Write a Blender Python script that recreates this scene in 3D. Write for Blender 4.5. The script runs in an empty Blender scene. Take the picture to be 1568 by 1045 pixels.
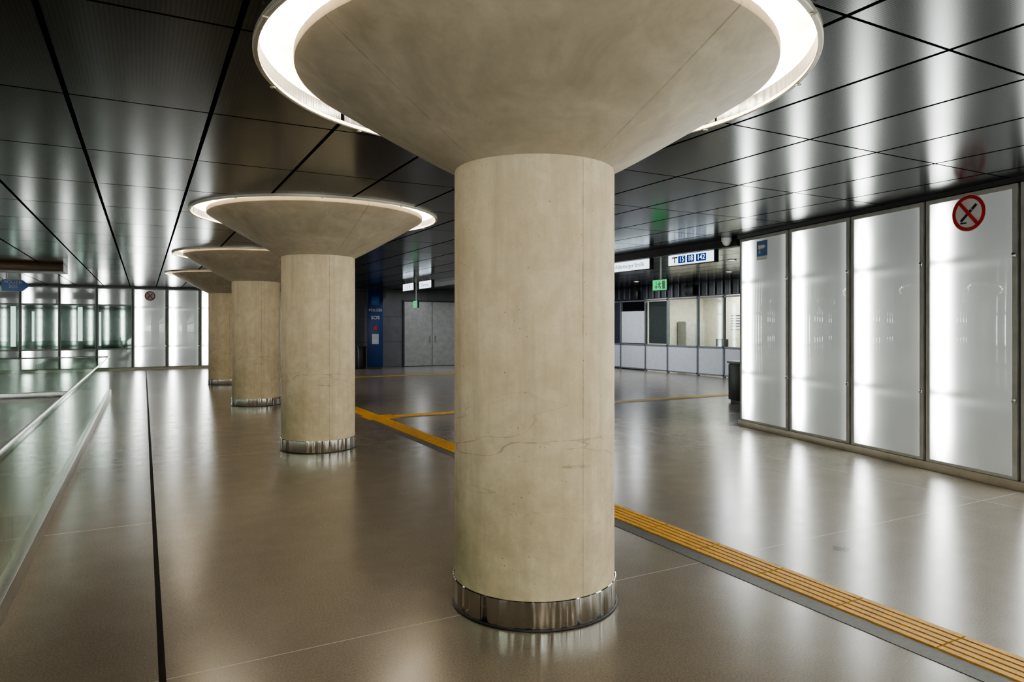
import bpy, bmesh, math, random
from mathutils import Vector, Matrix
random.seed(4)
S=bpy.context.scene
COL=S.collection
try: S.view_settings.look='AgX - Medium High Contrast'
except Exception: pass

# ------------------------------------------------------------------ node helper
class NB:
    def __init__(s,name):
        s.mat=bpy.data.materials.new(name); s.mat.use_nodes=True
        s.nt=s.mat.node_tree; s.nt.nodes.clear()
        s.out=s.nt.nodes.new('ShaderNodeOutputMaterial')
        s._tc=None
    def n(s,t,**k):
        x=s.nt.nodes.new(t)
        for a,b in k.items(): setattr(x,a,b)
        return x
    def set(s,sock,v):
        if isinstance(v,bpy.types.NodeSocket): s.nt.links.new(v,sock)
        elif v is not None:
            if isinstance(v,(tuple,list)) and len(v)==3 and sock.type=='RGBA': v=(*v,1)
            sock.default_value=v
    def m(s,op,a,b=None,c=None,clamp=False):
        x=s.n('ShaderNodeMath',operation=op,use_clamp=clamp)
        s.set(x.inputs[0],a)
        if b is not None: s.set(x.inputs[1],b)
        if c is not None: s.set(x.inputs[2],c)
        return x.outputs[0]
    def obj(s):
        if not s._tc: s._tc=s.n('ShaderNodeTexCoord')
        return s._tc.outputs['Object']
    def xyz(s,v=None):
        x=s.n('ShaderNodeSeparateXYZ'); s.set(x.inputs[0],v or s.obj()); return x.outputs
    def noise(s,scale,detail=4,rough=.55,vec=None,dist=0):
        x=s.n('ShaderNodeTexNoise'); s.set(x.inputs['Vector'],vec or s.obj())
        x.inputs['Scale'].default_value=scale; x.inputs['Detail'].default_value=detail
        x.inputs['Roughness'].default_value=rough; x.inputs['Distortion'].default_value=dist
        return x.outputs['Fac']
    def ramp(s,f,stops):
        x=s.n('ShaderNodeValToRGB'); s.set(x.inputs[0],f); e=x.color_ramp.elements
        while len(e)<len(stops): e.new(.5)
        for i,(p,c) in enumerate(stops):
            e[i].position=p; e[i].color=(*c,1) if len(c)==3 else c
        return x.outputs[0]
    def mr(s,f,a,b,c,d):
        x=s.n('ShaderNodeMapRange'); s.set(x.inputs[0],f)
        for i,v in enumerate((a,b,c,d)): x.inputs[i+1].default_value=v
        return x.outputs[0]
    def mix(s,f,a,b,mode='MIX'):
        x=s.n('ShaderNodeMix',data_type='RGBA',blend_type=mode)
        s.set(x.inputs[0],f); s.set(x.inputs[6],a); s.set(x.inputs[7],b); return x.outputs[2]
    def gauss(s,x,c,w):
        d=s.m('DIVIDE',s.m('SUBTRACT',x,c),w)
        return s.m('EXPONENT',s.m('MULTIPLY',s.m('MULTIPLY',d,d),-1.0))
    def near(s,x,c,w):   # 1 if |x-c|<w
        return s.m('LESS_THAN',s.m('ABSOLUTE',s.m('SUBTRACT',x,c)),w)
    def bump(s,h,strength=.3,dist=.01):
        x=s.n('ShaderNodeBump'); x.inputs['Strength'].default_value=strength
        x.inputs['Distance'].default_value=dist; s.set(x.inputs['Height'],h); return x.outputs[0]
    def bsdf(s,color=(.5,.5,.5),rough=.5,metal=0,normal=None,emc=None,ems=0,spec=.5,coat=0):
        x=s.n('ShaderNodeBsdfPrincipled')
        s.set(x.inputs['Base Color'],color); s.set(x.inputs['Roughness'],rough); s.set(x.inputs['Metallic'],metal)
        s.set(x.inputs['Specular IOR Level'],spec)
        if normal is not None: s.set(x.inputs['Normal'],normal)
        if emc is not None: s.set(x.inputs['Emission Color'],emc); s.set(x.inputs['Emission Strength'],ems)
        if coat: x.inputs['Coat Weight'].default_value=coat
        s.nt.links.new(x.outputs[0],s.out.inputs[0]); return x

def simple(name,color,rough=.5,metal=0,var=.12,sc=6,ems=0,emc=None,spec=.5):
    b=NB(name); n=b.noise(sc)
    lo=tuple(c*(1-var) for c in color); hi=tuple(min(1,c*(1+var)) for c in color)
    c=b.ramp(n,[(.3,lo),(.7,hi)])
    b.bsdf(c,b.mr(n,.2,.8,max(.02,rough-.04),rough+.04),metal,emc=(emc or (color if ems else None)),ems=ems,spec=spec)
    return b.mat

def emit(name,color,strength):
    b=NB(name); e=b.n('ShaderNodeEmission'); b.set(e.inputs[0],color); e.inputs[1].default_value=strength
    b.nt.links.new(e.outputs[0],b.out.inputs[0]); return b.mat

# ------------------------------------------------------------------ materials
def m_concrete():
    b=NB('concrete_warm')
    big=b.noise(1.8,6,.65,dist=.5); mid=b.noise(7,6,.72); fine=b.noise(60,3,.6)
    mp=b.n('ShaderNodeMapping'); b.set(mp.inputs[0],b.obj()); mp.inputs['Scale'].default_value=(8,8,.6)
    st=b.noise(1.0,5,.65,vec=mp.outputs[0])
    c=b.ramp(big,[(.3,(.60,.49,.325)),(.5,(.74,.62,.43)),(.72,(.82,.71,.52))])
    c=b.mix(b.mr(mid,.42,.75,0,.65),c,(.54,.44,.30))
    c=b.mix(b.mr(st,.45,.75,0,.6),c,(.44,.36,.25))
    v=b.n('ShaderNodeTexVoronoi'); b.set(v.inputs['Vector'],b.obj()); v.inputs['Scale'].default_value=25
    pore=b.m('LESS_THAN',v.outputs['Distance'],b.mr(b.noise(5,2),.40,.72,.03,.13))
    c=b.mix(b.m('MULTIPLY',pore,.7),c,(.2,.15,.1))
    x,y,z=b.xyz()
    # rubbed scuffs around waist height
    mp2=b.n('ShaderNodeMapping'); b.set(mp2.inputs[0],b.obj()); mp2.inputs['Scale'].default_value=(.9,.9,6)
    hz=b.noise(1.1,2,.5,vec=mp2.outputs[0],dist=.4)
    hair=b.m('MULTIPLY',b.m('MULTIPLY',b.near(hz,.5,.008),b.gauss(z,.95,.3)),b.mr(mid,.38,.55,.05,.55))
    c=b.mix(hair,c,(.25,.2,.14))
    ang=b.m('ARCTAN2',y,x)
    seam=b.m('MAXIMUM',b.near(ang,math.radians(-86.5),.007),b.near(ang,math.radians(93.5),.007))
    seam=b.m('MULTIPLY',seam,b.mr(mid,.35,.6,.3,1))
    c=b.mix(b.m('MULTIPLY',seam,.65),c,(.22,.165,.10))
    low_tone=b.m('MULTIPLY',b.mr(z,.15,1.5,.7,0),b.mr(mid,.3,.7,.3,1))  # shaft colour darker towards the bottom, mottled by noise
    c=b.mix(low_tone,c,(.38,.31,.21))
    h=b.m('SUBTRACT',b.m('ADD',b.m('MULTIPLY',fine,.25),b.m('MULTIPLY',mid,.7)),b.m('ADD',b.m('MULTIPLY',pore,.6),b.m('MULTIPLY',seam,.7)))
    b.bsdf(c,.66,normal=b.bump(h,.45,.007),spec=.35)
    return b.mat
def m_capital():
    b=NB('concrete_capital')
    big=b.noise(2.2,6,.62,dist=.6); mid=b.noise(9,5,.6)
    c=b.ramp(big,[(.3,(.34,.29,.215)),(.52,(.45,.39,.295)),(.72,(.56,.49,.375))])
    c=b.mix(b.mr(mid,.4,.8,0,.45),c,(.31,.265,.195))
    x,y,z=b.xyz(); ang=b.m('ARCTAN2',y,x)
    seam=b.m('MAXIMUM',b.near(ang,math.radians(-78),.005),b.near(ang,math.radians(93.5),.004))
    seam=b.m('MAXIMUM',seam,b.near(ang,math.radians(-165),.003))
    seam=b.m('MULTIPLY',seam,b.mr(mid,.35,.6,.2,1))
    c=b.mix(b.m('MULTIPLY',seam,.6),c,(.17,.13,.09))
    b.bsdf(c,.58,normal=b.bump(b.m('SUBTRACT',mid,seam),.3,.007),spec=.4)
    return b.mat
def m_floor():
    b=NB('terrazzo_floor')
    x,y,z=b.xyz()
    sp=b.noise(90,2,.7); big=b.noise(.7,5,.6); mid=b.noise(3.5,6,.65)
    c=b.ramp(sp,[(.3,(.150,.132,.110)),(.5,(.200,.178,.150)),(.72,(.265,.24,.207))])
    c=b.mix(b.mr(big,.3,.7,0,.45),c,(.152,.134,.112))
    c=b.mix(b.mr(mid,.45,.75,0,.3),c,(.25,.227,.195))
    jx=b.near(x,.08,.016)
    def nearmod(v,off,per,w):
        q=b.m('FLOORED_MODULO',b.m('SUBTRACT',v,off-per/2),per)
        return b.near(q,per/2,w)
    light=b.m('MAXIMUM',nearmod(y,3.68,6.02,.004),b.near(x,7.2,.003))
    light=b.m('MAXIMUM',light,b.m('MULTIPLY',b.near(y,6.68,.006),b.m('LESS_THAN',x,.08)))
    c=b.mix(b.m('MULTIPLY',light,.6),c,(.55,.5,.44))
    c=b.mix(jx,c,(.008,.008,.008))
    dx=b.m('SUBTRACT',x,4.69); dy=b.m('SUBTRACT',y,3.38)
    d=b.m('SQRT',b.m('ADD',b.m('MULTIPLY',dx,dx),b.m('MULTIPLY',dy,dy)))
    d=b.m('ADD',d,b.m('MULTIPLY',b.m('SUBTRACT',b.noise(14,3),.5),.22))
    stain=b.m('LESS_THAN',d,.06)
    c=b.mix(b.m('MULTIPLY',stain,.8),c,(.045,.038,.028))
    b.bsdf(c,b.m('ADD',b.mr(mid,.3,.7,.215,.262),b.m('MULTIPLY',jx,.5)),spec=b.m('SUBTRACT',.5,b.m('MULTIPLY',jx,.4)))
    return b.mat
def m_ceiling():
    b=NB('ceiling_metal_tiles')
    x,y,z=b.xyz()
    def mod(v,off,per): return b.m('FLOORED_MODULO',b.m('SUBTRACT',v,off),per)
    px=mod(x,.43,.885); py=mod(y,2.2,1.6)
    gx=b.m('MAXIMUM',b.m('LESS_THAN',px,.016),b.m('GREATER_THAN',px,.869))
    gy=b.m('MAXIMUM',b.m('LESS_THAN',py,.010),b.m('GREATER_THAN',py,1.590))
    gap=b.m('MAXIMUM',gx,gy)
    w=b.m('SINE',b.m('MULTIPLY',x,2*math.pi/.022))
    holes=b.m('MULTIPLY',b.m('GREATER_THAN',w,.1),.65)
    idx=b.m('FLOOR',b.m('DIVIDE',b.m('SUBTRACT',x,.43),.885)); idy=b.m('FLOOR',b.m('DIVIDE',b.m('SUBTRACT',y,2.2),1.6))
    cv=b.n('ShaderNodeCombineXYZ'); b.set(cv.inputs[0],idx); b.set(cv.inputs[1],idy)
    wn=b.n('ShaderNodeTexWhiteNoise'); b.set(wn.inputs['Vector'],cv.outputs[0])
    tile=wn.outputs['Value']
    c=b.mix(holes,(.046,.047,.050),(.006,.006,.006))
    c=b.mix(b.m('MULTIPLY',tile,.3),c,(.02,.02,.02))
    c=b.mix(gap,c,(.001,.001,.001))
    r=b.m('ADD',b.m('MULTIPLY',gap,.7),b.m('ADD',.165,b.m('MULTIPLY',tile,.035)))
    nrm=b.bump(b.m('SUBTRACT',b.m('MULTIPLY',b.noise(1.3,2),.5),gap),.10,.01)
    b.bsdf(c,r,metal=b.m('SUBTRACT',.8,b.m('MULTIPLY',gap,.8)),normal=nrm,spec=b.m('SUBTRACT',.2,b.m('MULTIPLY',gap,.2)))
    return b.mat
def m_panel(width,name,strength=1.0,base=1.0):
    b=NB(name); x,y,z=b.xyz()
    seg=b.m('SUBTRACT',1.0,b.m('MULTIPLY',b.m('MAXIMUM',b.gauss(z,2.45,.05),b.gauss(z,.92,.05)),.75))
    ends=b.m('MULTIPLY',b.mr(z,.1,.45,.2,1),b.mr(z,2.85,3.2,1,.15))
    bar=b.m('MULTIPLY',b.m('MULTIPLY',b.gauss(x,.19,.105),seg),ends)
    wide=b.m('MULTIPLY',b.gauss(x,.2,.25),seg)
    arm=b.m('MULTIPLY',b.m('ADD',b.gauss(z,2.38,.05),b.gauss(z,.86,.05)),b.gauss(x,.1,.5))
    right=b.gauss(x,width,.09)
    vert=b.m('ADD',.17,b.m('MULTIPLY',b.gauss(z,1.5,.9),.10))
    soft=b.m('ADD',vert,b.m('ADD',b.m('MULTIPLY',wide,.8),b.m('ADD',b.m('MULTIPLY',arm,.4),b.m('MULTIPLY',right,.25))))
    tot=b.m('ADD',b.m('MULTIPLY',soft,base),b.m('MULTIPLY',bar,18.0))
    tot=b.m('MULTIPLY',tot,b.mr(b.noise(1.1,2),.3,.7,.85,1.1))
    tot=b.m('MULTIPLY',tot,strength)
    b.bsdf((.25,.27,.26),.03,emc=(.95,1.0,.955),ems=tot,spec=1.0)
    return b.mat
def m_glass(name,tint,refl=1.0):
    b=NB(name)
    t=b.n('ShaderNodeBsdfTransparent'); b.set(t.inputs[0],tint)
    g=b.n('ShaderNodeBsdfGlossy'); g.inputs['Roughness'].default_value=.03; b.set(g.inputs[0],(.85,.95,.9))
    f=b.n('ShaderNodeLayerWeight'); f.inputs['Blend'].default_value=.5
    fr=b.m('ADD',.045,b.m('MULTIPLY',b.m('POWER',f.outputs['Facing'],5.0),.9))
    mx=b.n('ShaderNodeMixShader'); b.set(mx.inputs[0],b.m('MULTIPLY',fr,refl,clamp=True))
    b.nt.links.new(t.outputs[0],mx.inputs[1]); b.nt.links.new(g.outputs[0],mx.inputs[2])
    b.nt.links.new(mx.outputs[0],b.out.inputs[0]); return b.mat
def m_steel(name='brushed_steel',rough=.22,col=(.62,.6,.57)):
    b=NB(name)
    mp=b.n('ShaderNodeMapping'); b.set(mp.inputs[0],b.obj()); mp.inputs['Scale'].default_value=(30,30,1.5)
    n=b.noise(1,4,.6,vec=mp.outputs[0])
    b.bsdf(b.ramp(n,[(.3,tuple(c*.8 for c in col)),(.7,col)]),b.mr(n,.3,.7,rough-.04,rough+.05),1.0,normal=b.bump(n,.08,.003))
    return b.mat
def m_band():
    b=NB('base_band_steel'); x,y,z=b.xyz()
    a=b.m('ARCTAN2',y,x)
    cv=b.n('ShaderNodeCombineXYZ'); b.set(cv.inputs[0],b.m('MULTIPLY',a,4.5)); b.set(cv.inputs[1],b.m('MULTIPLY',z,.3))
    n=b.noise(1.0,1,.4,vec=cv.outputs[0])
    joint=b.near(b.m('FLOORED_MODULO',a,math.pi/2),.4,.005)
    b.bsdf(b.mix(joint,(.74,.71,.66),(.05,.05,.05)),.12,1.0,normal=b.bump(n,.9,.10)); return b.mat
def m_tactile():
    b=NB('tactile_yellow'); x,y,z=b.xyz()
    n=b.noise(12,5,.7)
    c=b.ramp(n,[(.3,(.42,.22,.015)),(.6,(.62,.35,.03)),(.8,(.58,.37,.09))])
    b.bsdf(c,.5,normal=b.bump(n,.2,.003)); return b.mat
def m_tilewall(name,col,px,pz,rough=.35):
    b=NB(name); x,y,z=b.xyz()
    u=b.m('ADD',x,y)
    gx=b.m('LESS_THAN',b.m('FLOORED_MODULO',u,px),.012); gz=b.m('LESS_THAN',b.m('FLOORED_MODULO',z,pz),.012)
    g=b.m('MAXIMUM',gx,gz); n=b.noise(2,4)
    c=b.ramp(n,[(.3,tuple(k*.85 for k in col)),(.7,tuple(k*1.15 for k in col))])
    c=b.mix(g,c,(.01,.01,.01)); b.bsdf(c,rough,normal=b.bump(b.m('SUBTRACT',0,g),.3,.01)); return b.mat

M_CON=m_concrete(); M_CAP=m_capital(); M_FLOOR=m_floor(); M_CEIL=m_ceiling()
M_PANEL=m_panel(1.16,'backlit_frosted_glass',1.0)
M_STRIP=m_panel(1.16,'backlit_window_strip_glass',.8,.3)
M_STEEL=m_steel(rough=.16,col=(.7,.67,.62)); M_STEELD=m_steel('rail_steel',.36,(.5,.5,.49)); M_BAND=m_band()
M_FRAME=simple('frame_aluminium',(.40,.405,.39),.45,.1)
M_FRAMED=simple('frame_dark',(.05,.052,.055),.4,.3)
M_KERB=simple('kerb_metal',(.42,.38,.31),.4,.3)
M_WALLD=m_tilewall('wall_dark_panels',(.12,.122,.128),1.2,1.05)
M_WALLG=simple('wall_grey_paint',(.22,.22,.22),.6)
M_YEL=m_tactile(); M_TGREY=simple('tactile_grey',(.07,.07,.07),.5,var=.3,sc=30)
M_RECESS=simple('recess_white',(.88,.85,.79),.6,var=.03,sc=3)
M_TUBE=emit('lamp_tube_glow',(1.0,.86,.66),180)
M_RING=simple('ring_enamel',(.50,.46,.38),.4,.3,var=.05)
M_RAILGLASS=m_glass('railing_glass',(.84,.91,.86),1.1)
M_WINGLASS=m_glass('window_glass',(.85,.9,.88),1.5)
M_GLEDGE=simple('glass_edge_green',(.12,.3,.2),.2)
M_BLACK=simple('rubber_black',(.012,.012,.012),.4)
M_WHITE=simple('enamel_white',(.62,.64,.66),.35,var=.05)
M_BLUE=simple('sign_blue',(.01,.035,.15),.35,var=.05)
M_BLUEB=simple('sign_blue_bright',(.02,.12,.36),.35,var=.05)
M_RED=simple('sign_red',(.50,.02,.025),.4,var=.05)
M_SIGNW=simple('sign_white',(.7,.7,.7),.4,var=.03)
M_SIGNLIT=emit('sign_lit_white',(.80,.92,1.0),2.2)
M_SIGNBLUE=emit('sign_lit_blue',(.02,.07,.45),.5)
M_GREEN=emit('sign_lit_green',(.02,.55,.16),1.6)
M_TXTDK=simple('sign_text_dark',(.01,.015,.04),.5)
M_BROWN=simple('bulkhead_bronze',(.07,.04,.018),.4,.3)

# ------------------------------------------------------------------ mesh helpers
def link(o,parent=None):
    COL.objects.link(o)
    if parent: o.parent=parent
    return o
def empty(name,loc=(0,0,0),rz=0):
    e=bpy.data.objects.new(name,None); e.empty_display_size=.2; e.location=loc; e.rotation_euler=(0,0,rz); COL.objects.link(e); return e
def mesh_from_bm(name,bm,mats,parent=None,smooth=None,loc=(0,0,0),rot=(0,0,0)):
    me=bpy.data.meshes.new(name); bmesh.ops.recalc_face_normals(bm,faces=bm.faces[:]); bm.to_mesh(me); bm.free()
    for m in (mats if isinstance(mats,(list,tuple)) else [mats]): me.materials.append(m)
    if smooth is not None:
        for p in me.polygons: p.use_smooth=True
        me.set_sharp_from_angle(angle=math.radians(smooth))
    o=bpy.data.objects.new(name,me); o.location=loc; o.rotation_euler=rot
    return link(o,parent)
def addbox(bm,x0,x1,y0,y1,z0,z1,mi=0,bev=0):
    r=bmesh.ops.create_cube(bm,size=1)
    for v in r['verts']:
        v.co=Vector(((x0+x1)/2+v.co.x*(x1-x0),(y0+y1)/2+v.co.y*(y1-y0),(z0+z1)/2+v.co.z*(z1-z0)))
    fs=set(f for v in r['verts'] for f in v.link_faces)
    for f in fs: f.material_index=mi
    if bev:
        es=list(set(e for f in fs for e in f.edges))
        rr=bmesh.ops.bevel(bm,geom=es,offset=bev,segments=2,affect='EDGES',profile=.5)
        for f in rr['faces']: f.material_index=mi
def boxes(name,lst,mats,parent=None,bev=0,loc=(0,0,0),rot=(0,0,0)):
    bm=bmesh.new()
    for b in lst:
        mi=b[6] if len(b)>6 else 0
        addbox(bm,*b[:6],mi=mi,bev=bev)
    return mesh_from_bm(name,bm,mats,parent,loc=loc,rot=rot,smooth=35 if bev else None)
def lathe(name,prof,mat,parent=None,segs=128,loc=(0,0,0),close=False,smooth=40):
    bm=bmesh.new(); rings=[]
    for r,z in prof:
        if r<1e-6: rings.append([bm.verts.new((0,0,z))]*segs)
        else: rings.append([bm.verts.new((r*math.cos(2*math.pi*i/segs),r*math.sin(2*math.pi*i/segs),z)) for i in range(segs)])
    n=len(rings)
    for k in range(n if close else n-1):
        a,b=rings[k],rings[(k+1)%n]
        for i in range(segs):
            j=(i+1)%segs
            vs=[]
            for v in (a[i],a[j],b[j],b[i]):
                if v not in vs: vs.append(v)
            if len(vs)>=3:
                try: bm.faces.new(vs)
                except ValueError: pass
    return mesh_from_bm(name,bm,mat,parent,smooth=smooth,loc=loc)
def tube(name,pts,r,mat,parent=None,segs=10,cyclic=False):
    cu=bpy.data.curves.new(name,'CURVE'); cu.dimensions='3D'; cu.bevel_depth=r; cu.bevel_resolution=3; cu.use_fill_caps=True
    sp=cu.splines.new('POLY'); sp.points.add(len(pts)-1)
    for p,q in zip(sp.points,pts): p.co=(*q,1)
    sp.use_cyclic_u=cyclic
    tmp=bpy.data.objects.new(name+'_c',cu); COL.objects.link(tmp)
    dg=bpy.context.evaluated_depsgraph_get(); me=bpy.data.meshes.new_from_object(tmp.evaluated_get(dg))
    bpy.data.objects.remove(tmp); me.materials.clear(); me.materials.append(mat); me.name=name
    for p in me.polygons: p.use_smooth=True
    o=bpy.data.objects.new(name,me); return link(o,parent)
def text(name,body,size,loc,rot,mat,parent=None,align='CENTER'):
    cu=bpy.data.curves.new(name,'FONT'); cu.body=body; cu.size=size; cu.align_x=align; cu.align_y='CENTER'; cu.extrude=.001
    tmp=bpy.data.objects.new(name+'_t',cu); COL.objects.link(tmp)
    dg=bpy.context.evaluated_depsgraph_get(); me=bpy.data.meshes.new_from_object(tmp.evaluated_get(dg))
    bpy.data.objects.remove(tmp); me.materials.clear(); me.materials.append(mat)
    o=bpy.data.objects.new(name,me); o.location=loc; o.rotation_euler=rot; return link(o,parent)
def area(name,loc,w,h,power,color=(1,.95,.88),parent=None,rot=(0,0,0)):
    l=bpy.data.lights.new(name,'AREA'); l.shape='RECTANGLE'; l.size=w; l.size_y=h; l.energy=power; l.color=color
    o=bpy.data.objects.new(name,l); o.location=loc; o.rotation_euler=rot; return link(o,parent)

ZC=3.25
# ------------------------------------------------------------------ floor with escalator pit
floor=boxes('floor',[(-12,20,7.5,34,-.3,0),(-12,-4.2,-8,7.5,-.3,0),(-.85,20,-8,7.5,-.3,0)],M_FLOOR)
boxes('escalator_pit_lining',[(-4.3,-4.2,-8,7.5,-3,-.31),(-.85,-.75,-8,7.5,-3,-.31),(-4.2,-.85,7.5,7.6,-3,-.31),(-4.3,-.75,-8,7.6,-3.1,-3)],M_WALLG)

# ------------------------------------------------------------------ columns
COLX=2.165; COLY=[-2.303,3.717,9.737,15.757,21.777]; R=.5
RIN=1.445; ROUT=1.64
ceil=boxes('ceiling',[(-12,20.2,-8,34,ZC,ZC+.08)],M_CEIL)
bm=bmesh.new()
for cy in COLY:
    bmesh.ops.create_cone(bm,cap_ends=True,segments=128,radius1=ROUT-.004,radius2=ROUT-.004,depth=.6,matrix=Matrix.Translation((COLX,cy,ZC)))
cut=mesh_from_bm('cutter',bm,M_CEIL)
md=ceil.modifiers.new('b','BOOLEAN'); md.operation='DIFFERENCE'; md.object=cut; md.solver='EXACT'
dg=bpy.context.evaluated_depsgraph_get(); me=bpy.data.meshes.new_from_object(ceil.evaluated_get(dg))
ceil.modifiers.clear(); ceil.data=me; bpy.data.objects.remove(cut)

for cy in COLY:
    e=empty('mushroom_column',(COLX,cy,0))
    lathe('shaft',[(0,.02),(R,.02),(R,2.64),(R-.004,2.668),(R-.02,2.672),(0,2.672)],M_CON,e)
    lathe('base_band',[(R-.01,0),(R+.008,0),(R+.010,.004),(R+.010,.163),(R+.006,.167),(R-.01,.167)],M_BAND,e,smooth=30)
    tube('base_seal',[((R+.012)*math.cos(a*math.pi/32),(R+.012)*math.sin(a*math.pi/32),.006) for a in range(64)],.007,M_BLACK,e,cyclic=True)
    prof=[(0,2.662),(R-.012,2.662),(R+.004,2.668),(R+.03,2.685)]
    for k in range(1,13):
        t=k/12; prof.append((R+.03+(RIN-.02-R-.03)*t, 2.685+(3.20-2.685)*(t**1.05)))
    prof+=[(RIN-.004,3.212),(RIN,3.222),(RIN,3.262),(RIN-.006,3.27),(RIN-.05,3.27),(RIN-.07,3.25),(.5,3.1),(.5,3.58),(0,3.58)]
    lathe('capital',prof,M_CAP,e,smooth=30)
    lathe('light_recess',[(ROUT,3.22),(ROUT,3.5),(ROUT-.12,3.59),(0,3.59),(0,3.6),(ROUT-.1,3.6),(ROUT+.012,3.5),(ROUT+.012,3.22)],M_RECESS,e,close=False)
    lathe('trim_ring',[(ROUT-.008,3.222),(ROUT+.016,3.222),(ROUT+.020,3.226),(ROUT+.020,ZC+.002),(ROUT-.001,ZC+.002),(ROUT-.001,3.232),(ROUT-.008,3.232)],M_RING,e,close=True)
    for k in range(10):
        a0=2*math.pi*k/10+.05; a1=2*math.pi*(k+1)/10-.05
        tube('lamp_tube_%d'%(k+1),[(1.38*math.cos(a0+(a1-a0)*i/8),1.38*math.sin(a0+(a1-a0)*i/8),3.42) for i in range(9)],.022,M_TUBE,e)
    for k in range(10):
        a=2*math.pi*k/10+.12
        o=boxes('clip_%d'%(k+1),[(ROUT+.0,ROUT+.03,-.012,.012,3.212,3.222)],M_RING,e,bev=.003); o.rotation_euler=(0,0,a)

# ------------------------------------------------------------------ backlit wall panels
def light_panel(loc,rz,w,z0=.13,z1=3.14,mat=None,sig=None):
    e=empty('backlit_wall_panel',loc,rz); g=.05
    boxes('glass',[(g,w-g,-.02,.01,z0,z1)],mat or M_PANEL,e,bev=.003)
    boxes('frame',[(0,g,-.03,.05,.1,z1+.05),(w-g,w,-.03,.05,.1,z1+.05),(g,w-g,-.03,.05,z1,z1+.05),(g,w-g,-.03,.05,z0-.03,z0)],M_FRAME,e)
    boxes('clamps',[(w-.05,w-.004,-.045,-.03,z,z+.05) for z in (.9,2.42)],M_STEEL,e,bev=.006)
    return e
WA=math.atan2(-.9772,-.2124); W0=Vector((9.02,8.444,0)); WD=Vector((-.2124,-.9772,0))
sb=[0,1.273,2.524,3.706,4.842,6.02,7.2,8.38,9.56,10.74,11.92,13.1,14.28]
for a,b_ in zip(sb[:-1],sb[1:]):
    p=W0+WD*(a+.02); light_panel(p,WA,b_-a-.04)
wr=empty('wall_right',W0,WA)
boxes('backing',[(-.02,16.3,.06,.35,0,ZC)],M_FRAMED,wr)
boxes('baseboard_right',[(-.02,16.3,-.045,.06,0,.095)],M_KERB,bev=.004,loc=W0,rot=(0,0,WA))
boxes('trim_1',[(-.02,16.3,-.05,.06,3.2,ZC)],M_FRAMED,loc=W0,rot=(0,0,WA))

def no_smoking(loc,rz,r):
    e=empty('no_smoking_sign',loc,rz)
    def disc(n,r0,r1,y0,y1,mat):
        pr=[(r0,y0),(r1,y0),(r1,y1),(r0,y1)] if r0>0 else [(0,y0),(r1,y0),(r1,y1),(0,y1)]
        o=lathe(n,pr,mat,e,segs=64,close=r0>0); o.rotation_euler=(math.pi/2,0,0); return o
    disc('plate',0,r,0,.004,M_SIGNW); disc('ring',r*.78,r*.97,.004,.006,M_RED)
    o=boxes('cigarette',[(-.62*r,.22*r,-.0065,-.0045,-.075*r,.075*r),(.27*r,.62*r,-.0065,-.0045,-.075*r,.075*r)],M_TXTDK,e); o.rotation_euler=(0,math.radians(-42),0)
    o=boxes('ash',[(-.48*r,-.12*r,-.0065,-.0045,-.56*r,-.48*r)],M_TXTDK,e)
    o=boxes('bar',[(-.85*r,.85*r,-.016,-.0068,-.085*r,.085*r)],M_RED,e); o.rotation_euler=(0,math.radians(50),0)
    return e
nrm=Vector((-.9772,.2124,0))
def on_wall(y,off=.026): 
    s=(W0.y-y)/.9772; p=W0+WD*s; return p+nrm*off
p=on_wall(4.265); no_smoking((p.x,p.y,2.965),WA,.205)
p=on_wall(7.84)
e=empty('cctv_sign',(p.x,p.y,3.0-.0),WA)
boxes('plate',[(-.135,.135,-.004,0,-.17,.10)],M_BLUEB,e); boxes('caption',[(-.135,.135,-.0045,0,-.21,-.15)],M_SIGNW,e)
o=boxes('camera_icon',[(-.09,.06,-.007,-.0045,-.03,.03),(.06,.09,-.007,-.0045,-.015,.015),(-.06,-.04,-.007,-.0045,-.09,-.03),(-.09,-.03,-.007,-.0045,-.1,-.085)],M_SIGNW,e); 
e=empty('dome_camera',(9.0,8.75,ZC))
lathe('housing',[(0,0),(.09,0),(.09,-.05),(.075,-.065),(0,-.065)],M_WHITE,e,segs=32)
lathe('dome',[(.07,-.065)]+[(.07*math.cos(t*math.pi/16),-.065-.07*math.sin(t*math.pi/16)) for t in range(1,9)],M_SIGNW,e,segs=32)

# ------------------------------------------------------------------ back wall with panels and windows (Y=30.3)
YB=30.3
xs=[-.36+1.19*k for k in range(0,6)]
for x in xs: light_panel((x,YB,0),0,1.16)
boxes('wall_back_left',[(-12,7,YB+.06,YB+.3,2.6,ZC),(-12,7,YB+.06,YB+.3,0,.85),(-.36,7,YB+.06,YB+.3,.85,2.6)],M_FRAMED)
boxes('baseboard_back',[(-12,7,YB-.045,YB+.06,0,.095)],M_KERB)
boxes('trim_2',[(-12,7,YB-.05,YB+.06,3.19,ZC)],M_FRAMED)
x=-.36-1.19; k=1
while x>-12:
    e=empty('window_%d'%k,(x,YB,0))
    boxes('glass_lit_upper',[(.03,1.13,-.02,.01,2.55,3.14)],M_STRIP,e); boxes('glass_lit_lower',[(.03,1.13,-.02,.01,.13,.80)],M_STRIP,e)
    boxes('pane',[(.03,1.13,-.005,.005,.85,2.5)],M_WINGLASS,e)
    boxes('frame',[(0,.03,-.03,.05,.1,3.19),(1.13,1.16,-.03,.05,.1,3.19),(.03,1.13,-.03,.05,.8,.86),(.03,1.13,-.03,.05,2.49,2.55),(.03,1.13,-.03,.05,3.14,3.19),(.03,1.13,-.03,.05,.1,.13)],M_FRAME,e)
    x-=1.19; k+=1
M_GRN=simple('far_hall_green',(.05,.085,.075),.4)
boxes('wall_far_hall',[(-12,7,33.6,33.8,0,ZC)],M_GRN)
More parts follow.
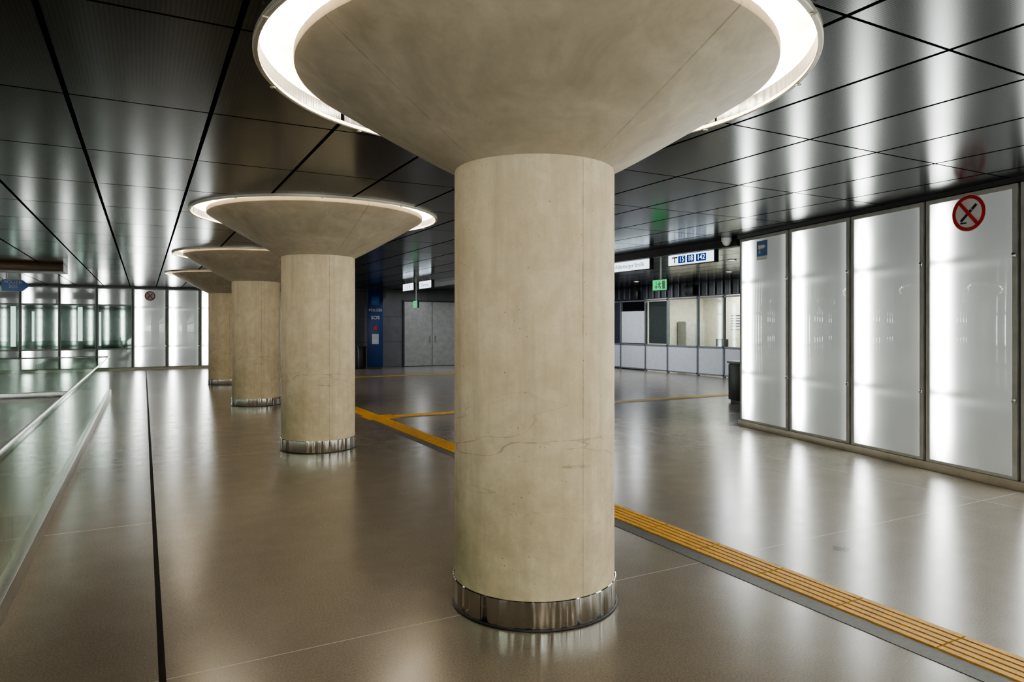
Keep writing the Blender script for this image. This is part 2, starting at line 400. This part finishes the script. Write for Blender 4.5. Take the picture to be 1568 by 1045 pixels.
M_FT=emit('reflection_glow',(.8,1,.88),1.6)
for i,x in enumerate([-11.2,-9.9,-8.7,-7.3,-6.2,-5.35,-4.55,-3.9,-3.1,-2.3,-1.6,-.8]):  # added glowing strips standing in for bright vertical reflections in the window glass
    e=empty('reflection_post',(x,33.2,0)); w=.04+.04*(i%3==0); z0=.9+.2*(i%2); z1=2.3+.2*(i%3==0)
    boxes('reflection_strip',[(-w,w,-.03,.03,z0,z1)],M_FT,e); boxes('post',[(-w-.01,w+.01,-.035,.035,.02,z0),(-w-.01,w+.01,-.035,.035,z1,z1+.1),(-w-.05,w+.05,-.08,.08,0,.02)],M_FRAME,e)
no_smoking((.22,YB-.026,2.9),0,.19)

# ------------------------------------------------------------------ further back wall right of the columns
boxes('wall_back_right',[(7,17.1,27.6,27.8,0,ZC),(7,7.15,27.8,YB+.3,0,ZC)],M_WALLD)
e=empty('door_1',(9.7,27.6,0))
M_DOOR=simple('door_metal',(.34,.34,.33),.35,.4)
boxes('leaves',[(0,1.25,-.05,-.01,.02,2.75),(1.27,2.5,-.05,-.01,.02,2.75)],M_DOOR,e)
boxes('frame',[(-.06,0,-.08,0,0,2.82),(2.5,2.56,-.08,0,0,2.82),(0,2.5,-.08,0,2.75,2.82)],M_FRAMED,e)
boxes('handles',[(1.12,1.16,-.12,-.05,1.0,1.3),(1.36,1.40,-.12,-.05,1.0,1.3)],M_STEEL,e)
e=empty('police_information_pillar',(8.17,26.7,0),math.radians(-12))
boxes('body',[(-.3,.3,-.12,.12,.08,3.2)],M_BLUE,e,bev=.01); boxes('plinth',[(-.26,.26,-.1,.1,0,.08)],M_BLACK,e)
text('lettering','POLIZEI',.15,(0,-.124,2.35),(math.pi/2,0,0),M_SIGNW,e)
boxes('emblem',[(-.16,.16,-.127,-.12,2.55,2.9)],M_BLUEB,e,bev=.002)
boxes('screen',[(-.13,.13,-.127,-.12,1.0,1.4)],simple('screen_pale',(.35,.38,.42),.2),e)
boxes('intercom',[(-.05,.05,-.135,-.12,1.55,1.72)],M_RED,e)
text('letters_sos','SOS',.2,(0,-.124,2.05),(math.pi/2,0,0),M_SIGNW,e)
boxes('litter_bin',[(7.55,7.85,26.9,27.3,.05,.85),(7.52,7.88,26.87,27.33,.85,.9),(7.6,7.8,26.95,27.25,0,.05)],M_FRAMED,bev=.01)

# ------------------------------------------------------------------ office front X=17
XF=17.0
of=empty('office_front',(XF,0,0))
muls=[8.5,10,11.5,13,14.4,15.55,16.63,17.85,19.4,20.66,22.2,23.6,25,26.4,27.5]
fr=[(-.04,.06,y-.03,y+.03,0,2.75) for y in muls]
fr+=[(-.04,.06,8.5,27.5,z-.025,z+.025) for z in (.06,1.0,2.70)]
boxes('frame_members',fr,simple('office_frame',(.2,.22,.25),.4,.2),of)
M_PW=simple('panel_pale',(.62,.65,.70),.4,var=.05)
boxes('lower_panels',[(-.01,.03,muls[i]+.03,muls[i+1]-.03,.085,.975) for i in range(len(muls)-1)],M_PW,of)
boxes('glazing',[(0,.01,muls[i]+.03,muls[i+1]-.03,1.025,2.675) for i in range(len(muls)-1) if i in (4,5,6,7,8)],M_WINGLASS,of)
M_DKG=simple('dark_glazing',(.05,.055,.07),.08)
boxes('dark_glazing',[(0,.01,muls[i]+.03,muls[i+1]-.03,1.025,2.675) for i in range(len(muls)-1) if i in (0,1,2,3,10,11,12,13)],M_DKG,of)
boxes('door_blank',[(-.02,.03,20.72,22.14,1.05,2.3)],M_PW,of)
boxes('upper_fascia',[(0,.06,8.5,27.5,2.75,ZC)],M_FRAMED,of)
boxes('louvres',[(-.05,0,8.6+.35*k,8.66+.35*k,2.78,ZC-.02) for k in range(54)],simple('louvre_grey',(.16,.18,.22),.4,.2),of)
boxes('speakers',[(-.2,-.05,20.9,21.3,2.75,3.1),(-.2,-.05,17.9,18.3,2.8,3.15)],M_BLACK,of,bev=.01)
boxes('office_blind',[(.12,.14,19.45,20.6,1.05,2.65)],simple('blind_grey',(.08,.08,.09),.6),of)
M_OW=simple('office_wall',(.72,.68,.58),.7)
boxes('wall_office',[(20,20.15,14.4,22.3,0,ZC),(17.1,20,14.3,14.4,0,ZC),(17.1,20,20.7,20.8,0,ZC)],M_OW)
M_OL=emit('office_lamp_glow',(1,.93,.8),6)
e=empty('office_ceiling_lamp'); boxes('housing',[(18,19.6,17.2,17.5,3.12,ZC),(18,19.6,18.6,18.9,3.12,ZC)],M_WHITE,e); boxes('diffuser',[(18.02,19.58,17.22,17.48,3.10,3.12),(18.02,19.58,18.62,18.88,3.10,3.12)],M_OL,e)
area('lamp_1',(18.8,17.35,3.09),1.5,.25,60,parent=e); area('lamp_2',(18.8,18.75,3.09),1.5,.25,130,parent=e)
boxes('office_cabinet',[(18.6,19.6,20.2,20.65,.0,1.9),(18.62,19.08,20.18,20.2,.05,1.85),(19.12,19.58,20.18,20.2,.05,1.85)],M_FRAME,bev=.004)
boxes('office_desk',[(17.5,18.4,16.9,18.9,.72,.76),(17.55,17.6,16.95,17.0,0,.72),(18.3,18.35,16.95,17.0,0,.72),(17.55,17.6,18.8,18.85,0,.72),(18.3,18.35,18.8,18.85,0,.72)],M_PW)
e=empty('computer_monitor',(17.9,17.6,.76)); boxes('screen',[(-.03,.01,-.28,.28,.15,.5)],M_BLACK,e,bev=.005); boxes('stand',[(-.02,.02,-.03,.03,.02,.2),(-.1,.1,-.12,.12,0,.02)],M_BLACK,e)
e=empty('wall_notice',(19.98,18.9,1.9)); boxes('sheet',[(-.01,.01,-.35,.35,-.3,.3)],M_SIGNW,e); boxes('lines',[(-.013,-.0105,-.28,.28,.2-.1*k,.23-.1*k) for k in range(5)],M_TXTDK,e)

e=empty('litter_bin',(11.75,10.95,0),math.radians(-12))
boxes('body',[(-.22,.22,-.22,.22,.06,.86)],M_FRAMED,e,bev=.02); boxes('lid',[(-.24,.24,-.24,.24,.88,.93)],M_FRAME,e,bev=.01); boxes('foot',[(-.18,.18,-.18,.18,0,.06),(-.2,-.17,-.2,.2,.86,.88),(.17,.2,-.2,.2,.86,.88)],M_BLACK,e)

# ------------------------------------------------------------------ other room walls
boxes('wall_left',[(-12.2,-12,-8,34,0,ZC)],M_WALLD)
boxes('wall_behind',[(-12,20,-8.2,-8,0,ZC)],M_WALLD)
boxes('wall_far_right',[(17.06,20.2,8.3,8.5,0,ZC),(9.3,17.06,7.6,7.8,0,ZC),(17.0,17.06,7.8,8.5,0,ZC)],M_WALLD)
M_FILLPANEL=m_panel(1.16,'unseen_fill_panel_glass',2.2)
for k in range(0,13): light_panel((3.4-1.2*k+.0,-7.93,0),math.pi,1.16,mat=M_FILLPANEL)  # unseen panels added behind the camera to light the column fronts
for k in range(9): light_panel((-11.93,2.0+2.4*k,0),math.pi/2,1.16)  # unseen panels added so the right wall glass has something to reflect
boxes('trim_3',[(9.10,9.28,8.6,26,ZC-.14,ZC)],M_FRAMED)

# ------------------------------------------------------------------ hanging signs
RX=(math.pi/2,0,-math.pi/2)
def lit_sign(x,y0,y1,z0,z1):
    e=empty('hanging_direction_sign',(x,(y0+y1)/2,0)); h=(y1-y0)/2
    boxes('housing',[(-.03,.07,-h-.02,h+.02,z0-.015,z1+.015)],M_FRAMED,e,bev=.004)
    boxes('face',[(-.036,-.031,-h,h,z0,z1)],M_SIGNLIT,e)
    boxes('hangers',[(0,.03,-h*.7,-h*.7+.03,z1+.015,ZC),(0,.03,h*.7-.03,h*.7,z1+.015,ZC)],M_FRAME,e)
    return e,h
e,h=lit_sign(9.2,9.22,10.44,2.9,3.10)
for i,(s_,c_) in enumerate((('15',h-.38),('18',h-.62),('142',h-.9))):
    w=.1 if len(s_)<3 else .13
    boxes('number_plate_%d'%(i+1),[(-.0385,-.0365,c_-w,c_+w,2.93,3.07)],M_SIGNBLUE,e)
    text('numeral_%d'%(i+1),s_,.14,(-.040,c_,3.0),RX,M_SIGNLIT,e)
boxes('arrow',[(-.0385,-.0365,h-.19,h-.165,2.94,3.06),(-.0385,-.0365,h-.26,h-.10,3.035,3.06)],M_TXTDK,e)
e,h=lit_sign(9.2,11.03,12.9,2.9,3.10)
text('lettering','Ebertring   Aldenburger Straße',.125,(-.038,0,3.0),RX,M_TXTDK,e)
for yy,xx,tt in ((20.0,7.75,'Ebertring'),(21.55,7.75,'15  18')):
    e,h=lit_sign(xx,yy-.5,yy+.5,2.9,3.12)
    text('lettering',tt,.17,(-.038,0,3.0),RX,M_TXTDK,e)
def exit_sign(x,y,z,w,hh):
    e=empty('emergency_exit_sign',(x,y,z))
    boxes('housing',[(-.02,.04,-w/2-.01,w/2+.01,-hh/2-.01,hh/2+.01)],M_FRAMED,e,bev=.003)
    boxes('face',[(-.026,-.021,-w/2,w/2,-hh/2,hh/2)],M_GREEN,e)
    a=hh
    boxes('pictogram',[(-.029,-.0265,-.165,-.085,-a*.38,a*.38),(-.029,-.0265,.09,.11,-a*.15,a*.36),(-.029,-.0265,.06,.14,-a*.2,-a*.1),(-.029,-.0265,.08,.12,-a*.32,-a*.2)],M_SIGNW,e)
    o=boxes('figure',[(-.029,-.0265,-.015,.02,-.03,.045),(-.029,-.0265,-.012,.018,.052,.08),(-.029,-.0265,.012,.06,.012,.026),(-.029,-.0265,-.05,-.012,.02,.034),(-.029,-.0265,-.04,-.01,-.075,-.025),(-.029,-.0265,.012,.05,-.05,-.03)],M_SIGNW,e)
    tube('pole',[(.01,0,hh/2),(.01,0,ZC-z)],.018,M_STEELD,e)
exit_sign(9.2,10.72,2.54,.42,.21)
exit_sign(7.75,20.9,2.42,.36,.22)
e=empty('police_sos_sign',(-3.2,23.6,2.86))
bm=bmesh.new(); vs=[bm.verts.new((x,y,z)) for y in (-.02,.02) for x,z in ((-.3,-.16),(.18,-.16),(.36,0),(.18,.16),(-.3,.16))]
bm.faces.new(vs[:5]); bm.faces.new(vs[5:][::-1])
for i in range(5): j=(i+1)%5; bm.faces.new((vs[i],vs[i+5],vs[j+5],vs[j]))
mesh_from_bm('arrow_plate',bm,M_BLUEB,e)
text('lettering','POLIZEI\nSOS',.12,(-.03,-.024,.03),(math.pi/2,0,0),M_SIGNW,e)
boxes('hangers',[(-.2,-.18,-.01,.01,.16,ZC-2.86),(.1,.12,-.01,.01,.16,ZC-2.86)],M_FRAME,e)
boxes('ceiling_bulkhead',[(-11.9,-1.74,20,21.2,3.06,ZC)],M_BROWN,bev=.01)

# rear hall downlights, more of them added to brighten the hall
M_DL=emit('downlight_glow',(1,.97,.9),8)
for (x,y,pw) in [(12.6,17,45),(12.6,20.5,45),(14.5,14,45),(14.9,18.6,60),(15.2,21.5,60),(11.2,24.5,45),(9.5,25,35),(11.0,19.5,20),(12,11.5,30),(15,10.5,30)]:
    e=empty('ceiling_downlight',(x,y,ZC))
    lathe('bezel',[(.07,-.012),(.10,-.012),(.10,.0),(.07,0)],M_WHITE,e,segs=32,close=True)
    lathe('lens',[(0,-.008),(.07,-.008),(.07,-.002),(0,-.002)],M_DL,e,segs=32)
    area('lamp',(0,0,-.02),.13,.13,pw,(.93,.97,1.0),e)

# ------------------------------------------------------------------ tactile guidance strips
tp=empty('tactile_paving')
b1=[]; b2=[]; 
def ribs_y(x0,x1,y0,y1,seg=.6):
    b2.append((x0-.005,x1+.005,y0,y1,0,.003)); n=5; w=(x1-x0)/n
    y=y0
    while y<y1-.01:
        ye=min(y+seg,y1)
        for i in range(n): b1.append((x0+i*w+.006,x0+(i+1)*w-.012,y+.006,ye-.006,.003,.009))
        y+=seg
def ribs_x(y0,y1,x0,x1,seg=.6):
    b2.append((x0,x1,y0-.005,y1+.005,0,.003)); n=5; w=(y1-y0)/n
    x=x0
    while x<x1-.01:
        xe=min(x+seg,x1)
        for i in range(n): b1.append((x+.006,xe-.006,y0+i*w+.006,y0+(i+1)*w-.012,.003,.009))
        x+=seg
ribs_y(3.67,3.96,-7.5,12.1); ribs_y(3.67,3.96,12.7,26.5)
ribs_x(12.26,12.55,4.2,16.5); ribs_x(22.4,22.7,4.2,14)
b2.append((3.6,4.2,12.1,12.7,0,.003))
for i in range(12):
    for j in range(12): b1.append((3.615+.048*i,3.64+.048*i,12.115+.048*j,12.14+.048*j,.003,.009))
M_YB=simple('tactile_base',(.34,.18,.018),.5,var=.2,sc=20)
boxes('ribs',b1,M_YEL,tp); boxes('base',b2,M_YB,tp)
boxes('contrast_strip',[(3.53,3.665,-7.5,12.1,0,.003),(4.2,16.5,12.14,12.255,0,.003)],M_TGREY,tp)

# ------------------------------------------------------------------ glass balustrade
gb=empty('glass_balustrade')
XR=-.76
y=-7.5; gl=[]
while y<19.6:
    ye=min(y+1.62,19.7); gl.append((XR-.008,XR+.008,y+.008,ye-.008,.06,.93)); y+=1.62
x=XR-.02
while x>-9: gl.append((x-1.5,x-.016,19.69,19.706,.06,.93)); x-=1.5
boxes('glass_panes',gl,M_RAILGLASS,gb)
boxes('pane_edge',[(XR-.009,XR+.009,19.684,19.69,.06,.93)],M_GLEDGE,gb)
boxes('base_shoe',[(XR-.05,XR+.05,-7.5,19.75,0,.13),(-9,XR-.05,19.65,19.75,0,.13)],M_STEELD,gb,bev=.006)
tube('handrail',[(XR,-7.5,.945),(XR,19.7,.945),(-9,19.7,.945)],.018,M_STEEL,gb)
# escalator (top landing near Y=6)
es=empty('escalator',(-2.0,0,0))
for sx in (-.62,.62):
    X=sx
    path=[(X,-3.2,-3.4),(X,1.6,-.63+.95),(X,2.6,.2+.62),(X,3.3,.93),(X,5.7,.93)]+[(X,5.7+.4*math.sin(t*math.pi/10),.53+.4*math.cos(t*math.pi/10)) for t in range(1,11)]
    tube('handrail_%d'%(1 if sx<0 else 2),path,.035,M_BLACK,es)
    bm=bmesh.new()
    prof=[(-3.0,-3.0),(-3.0,-3.3+.1),(1.6,.28),(2.6,.78),(3.3,.9),(5.7,.9)]+[(5.7+.36*math.sin(t*math.pi/8),.54+.36*math.cos(t*math.pi/8)) for t in range(1,8)]+[(5.9,.0),(3.0,0),(-1.0,-2.4)]
    a=[bm.verts.new((X-.01,p,q)) for p,q in prof]; c=[bm.verts.new((X+.01,p,q)) for p,q in prof]
    bm.faces.new(a); bm.faces.new(c[::-1])
    for i in range(len(a)): j=(i+1)%len(a); bm.faces.new((a[i],c[i],c[j],a[j]))
    mesh_from_bm('side_glass_%d'%(1 if sx<0 else 2),bm,M_RAILGLASS,es)
boxes('steps',[(-.5,.5,3.0-.4*k-.4,3.0-.4*k,-.23*(k+1)-.12,-.23*(k+1)) for k in range(12)],M_FRAMED,es)
boxes('landing',[(-.9,.9,3.0,7.5,-.3,-.002)],M_FRAME,es)
boxes('skirts',[(-.9,-.55,-1,7.5,-.3,.02),(.55,.9,-1,7.5,-.3,.02)],M_STEELD,es)

# ------------------------------------------------------------------ world, camera
w=bpy.data.worlds.new('World'); S.world=w; w.use_nodes=True
w.node_tree.nodes['Background'].inputs[0].default_value=(.02,.022,.025,1); w.node_tree.nodes['Background'].inputs[1].default_value=.3
cam=bpy.data.cameras.new('camera'); cam.lens=23.99; cam.sensor_width=36; cam.shift_y=-.01416; cam.clip_start=.05
co=bpy.data.objects.new('camera',cam); COL.objects.link(co)
co.location=(0,0,1.70); co.rotation_euler=(math.pi/2,0,-math.radians(28.36)); S.camera=co
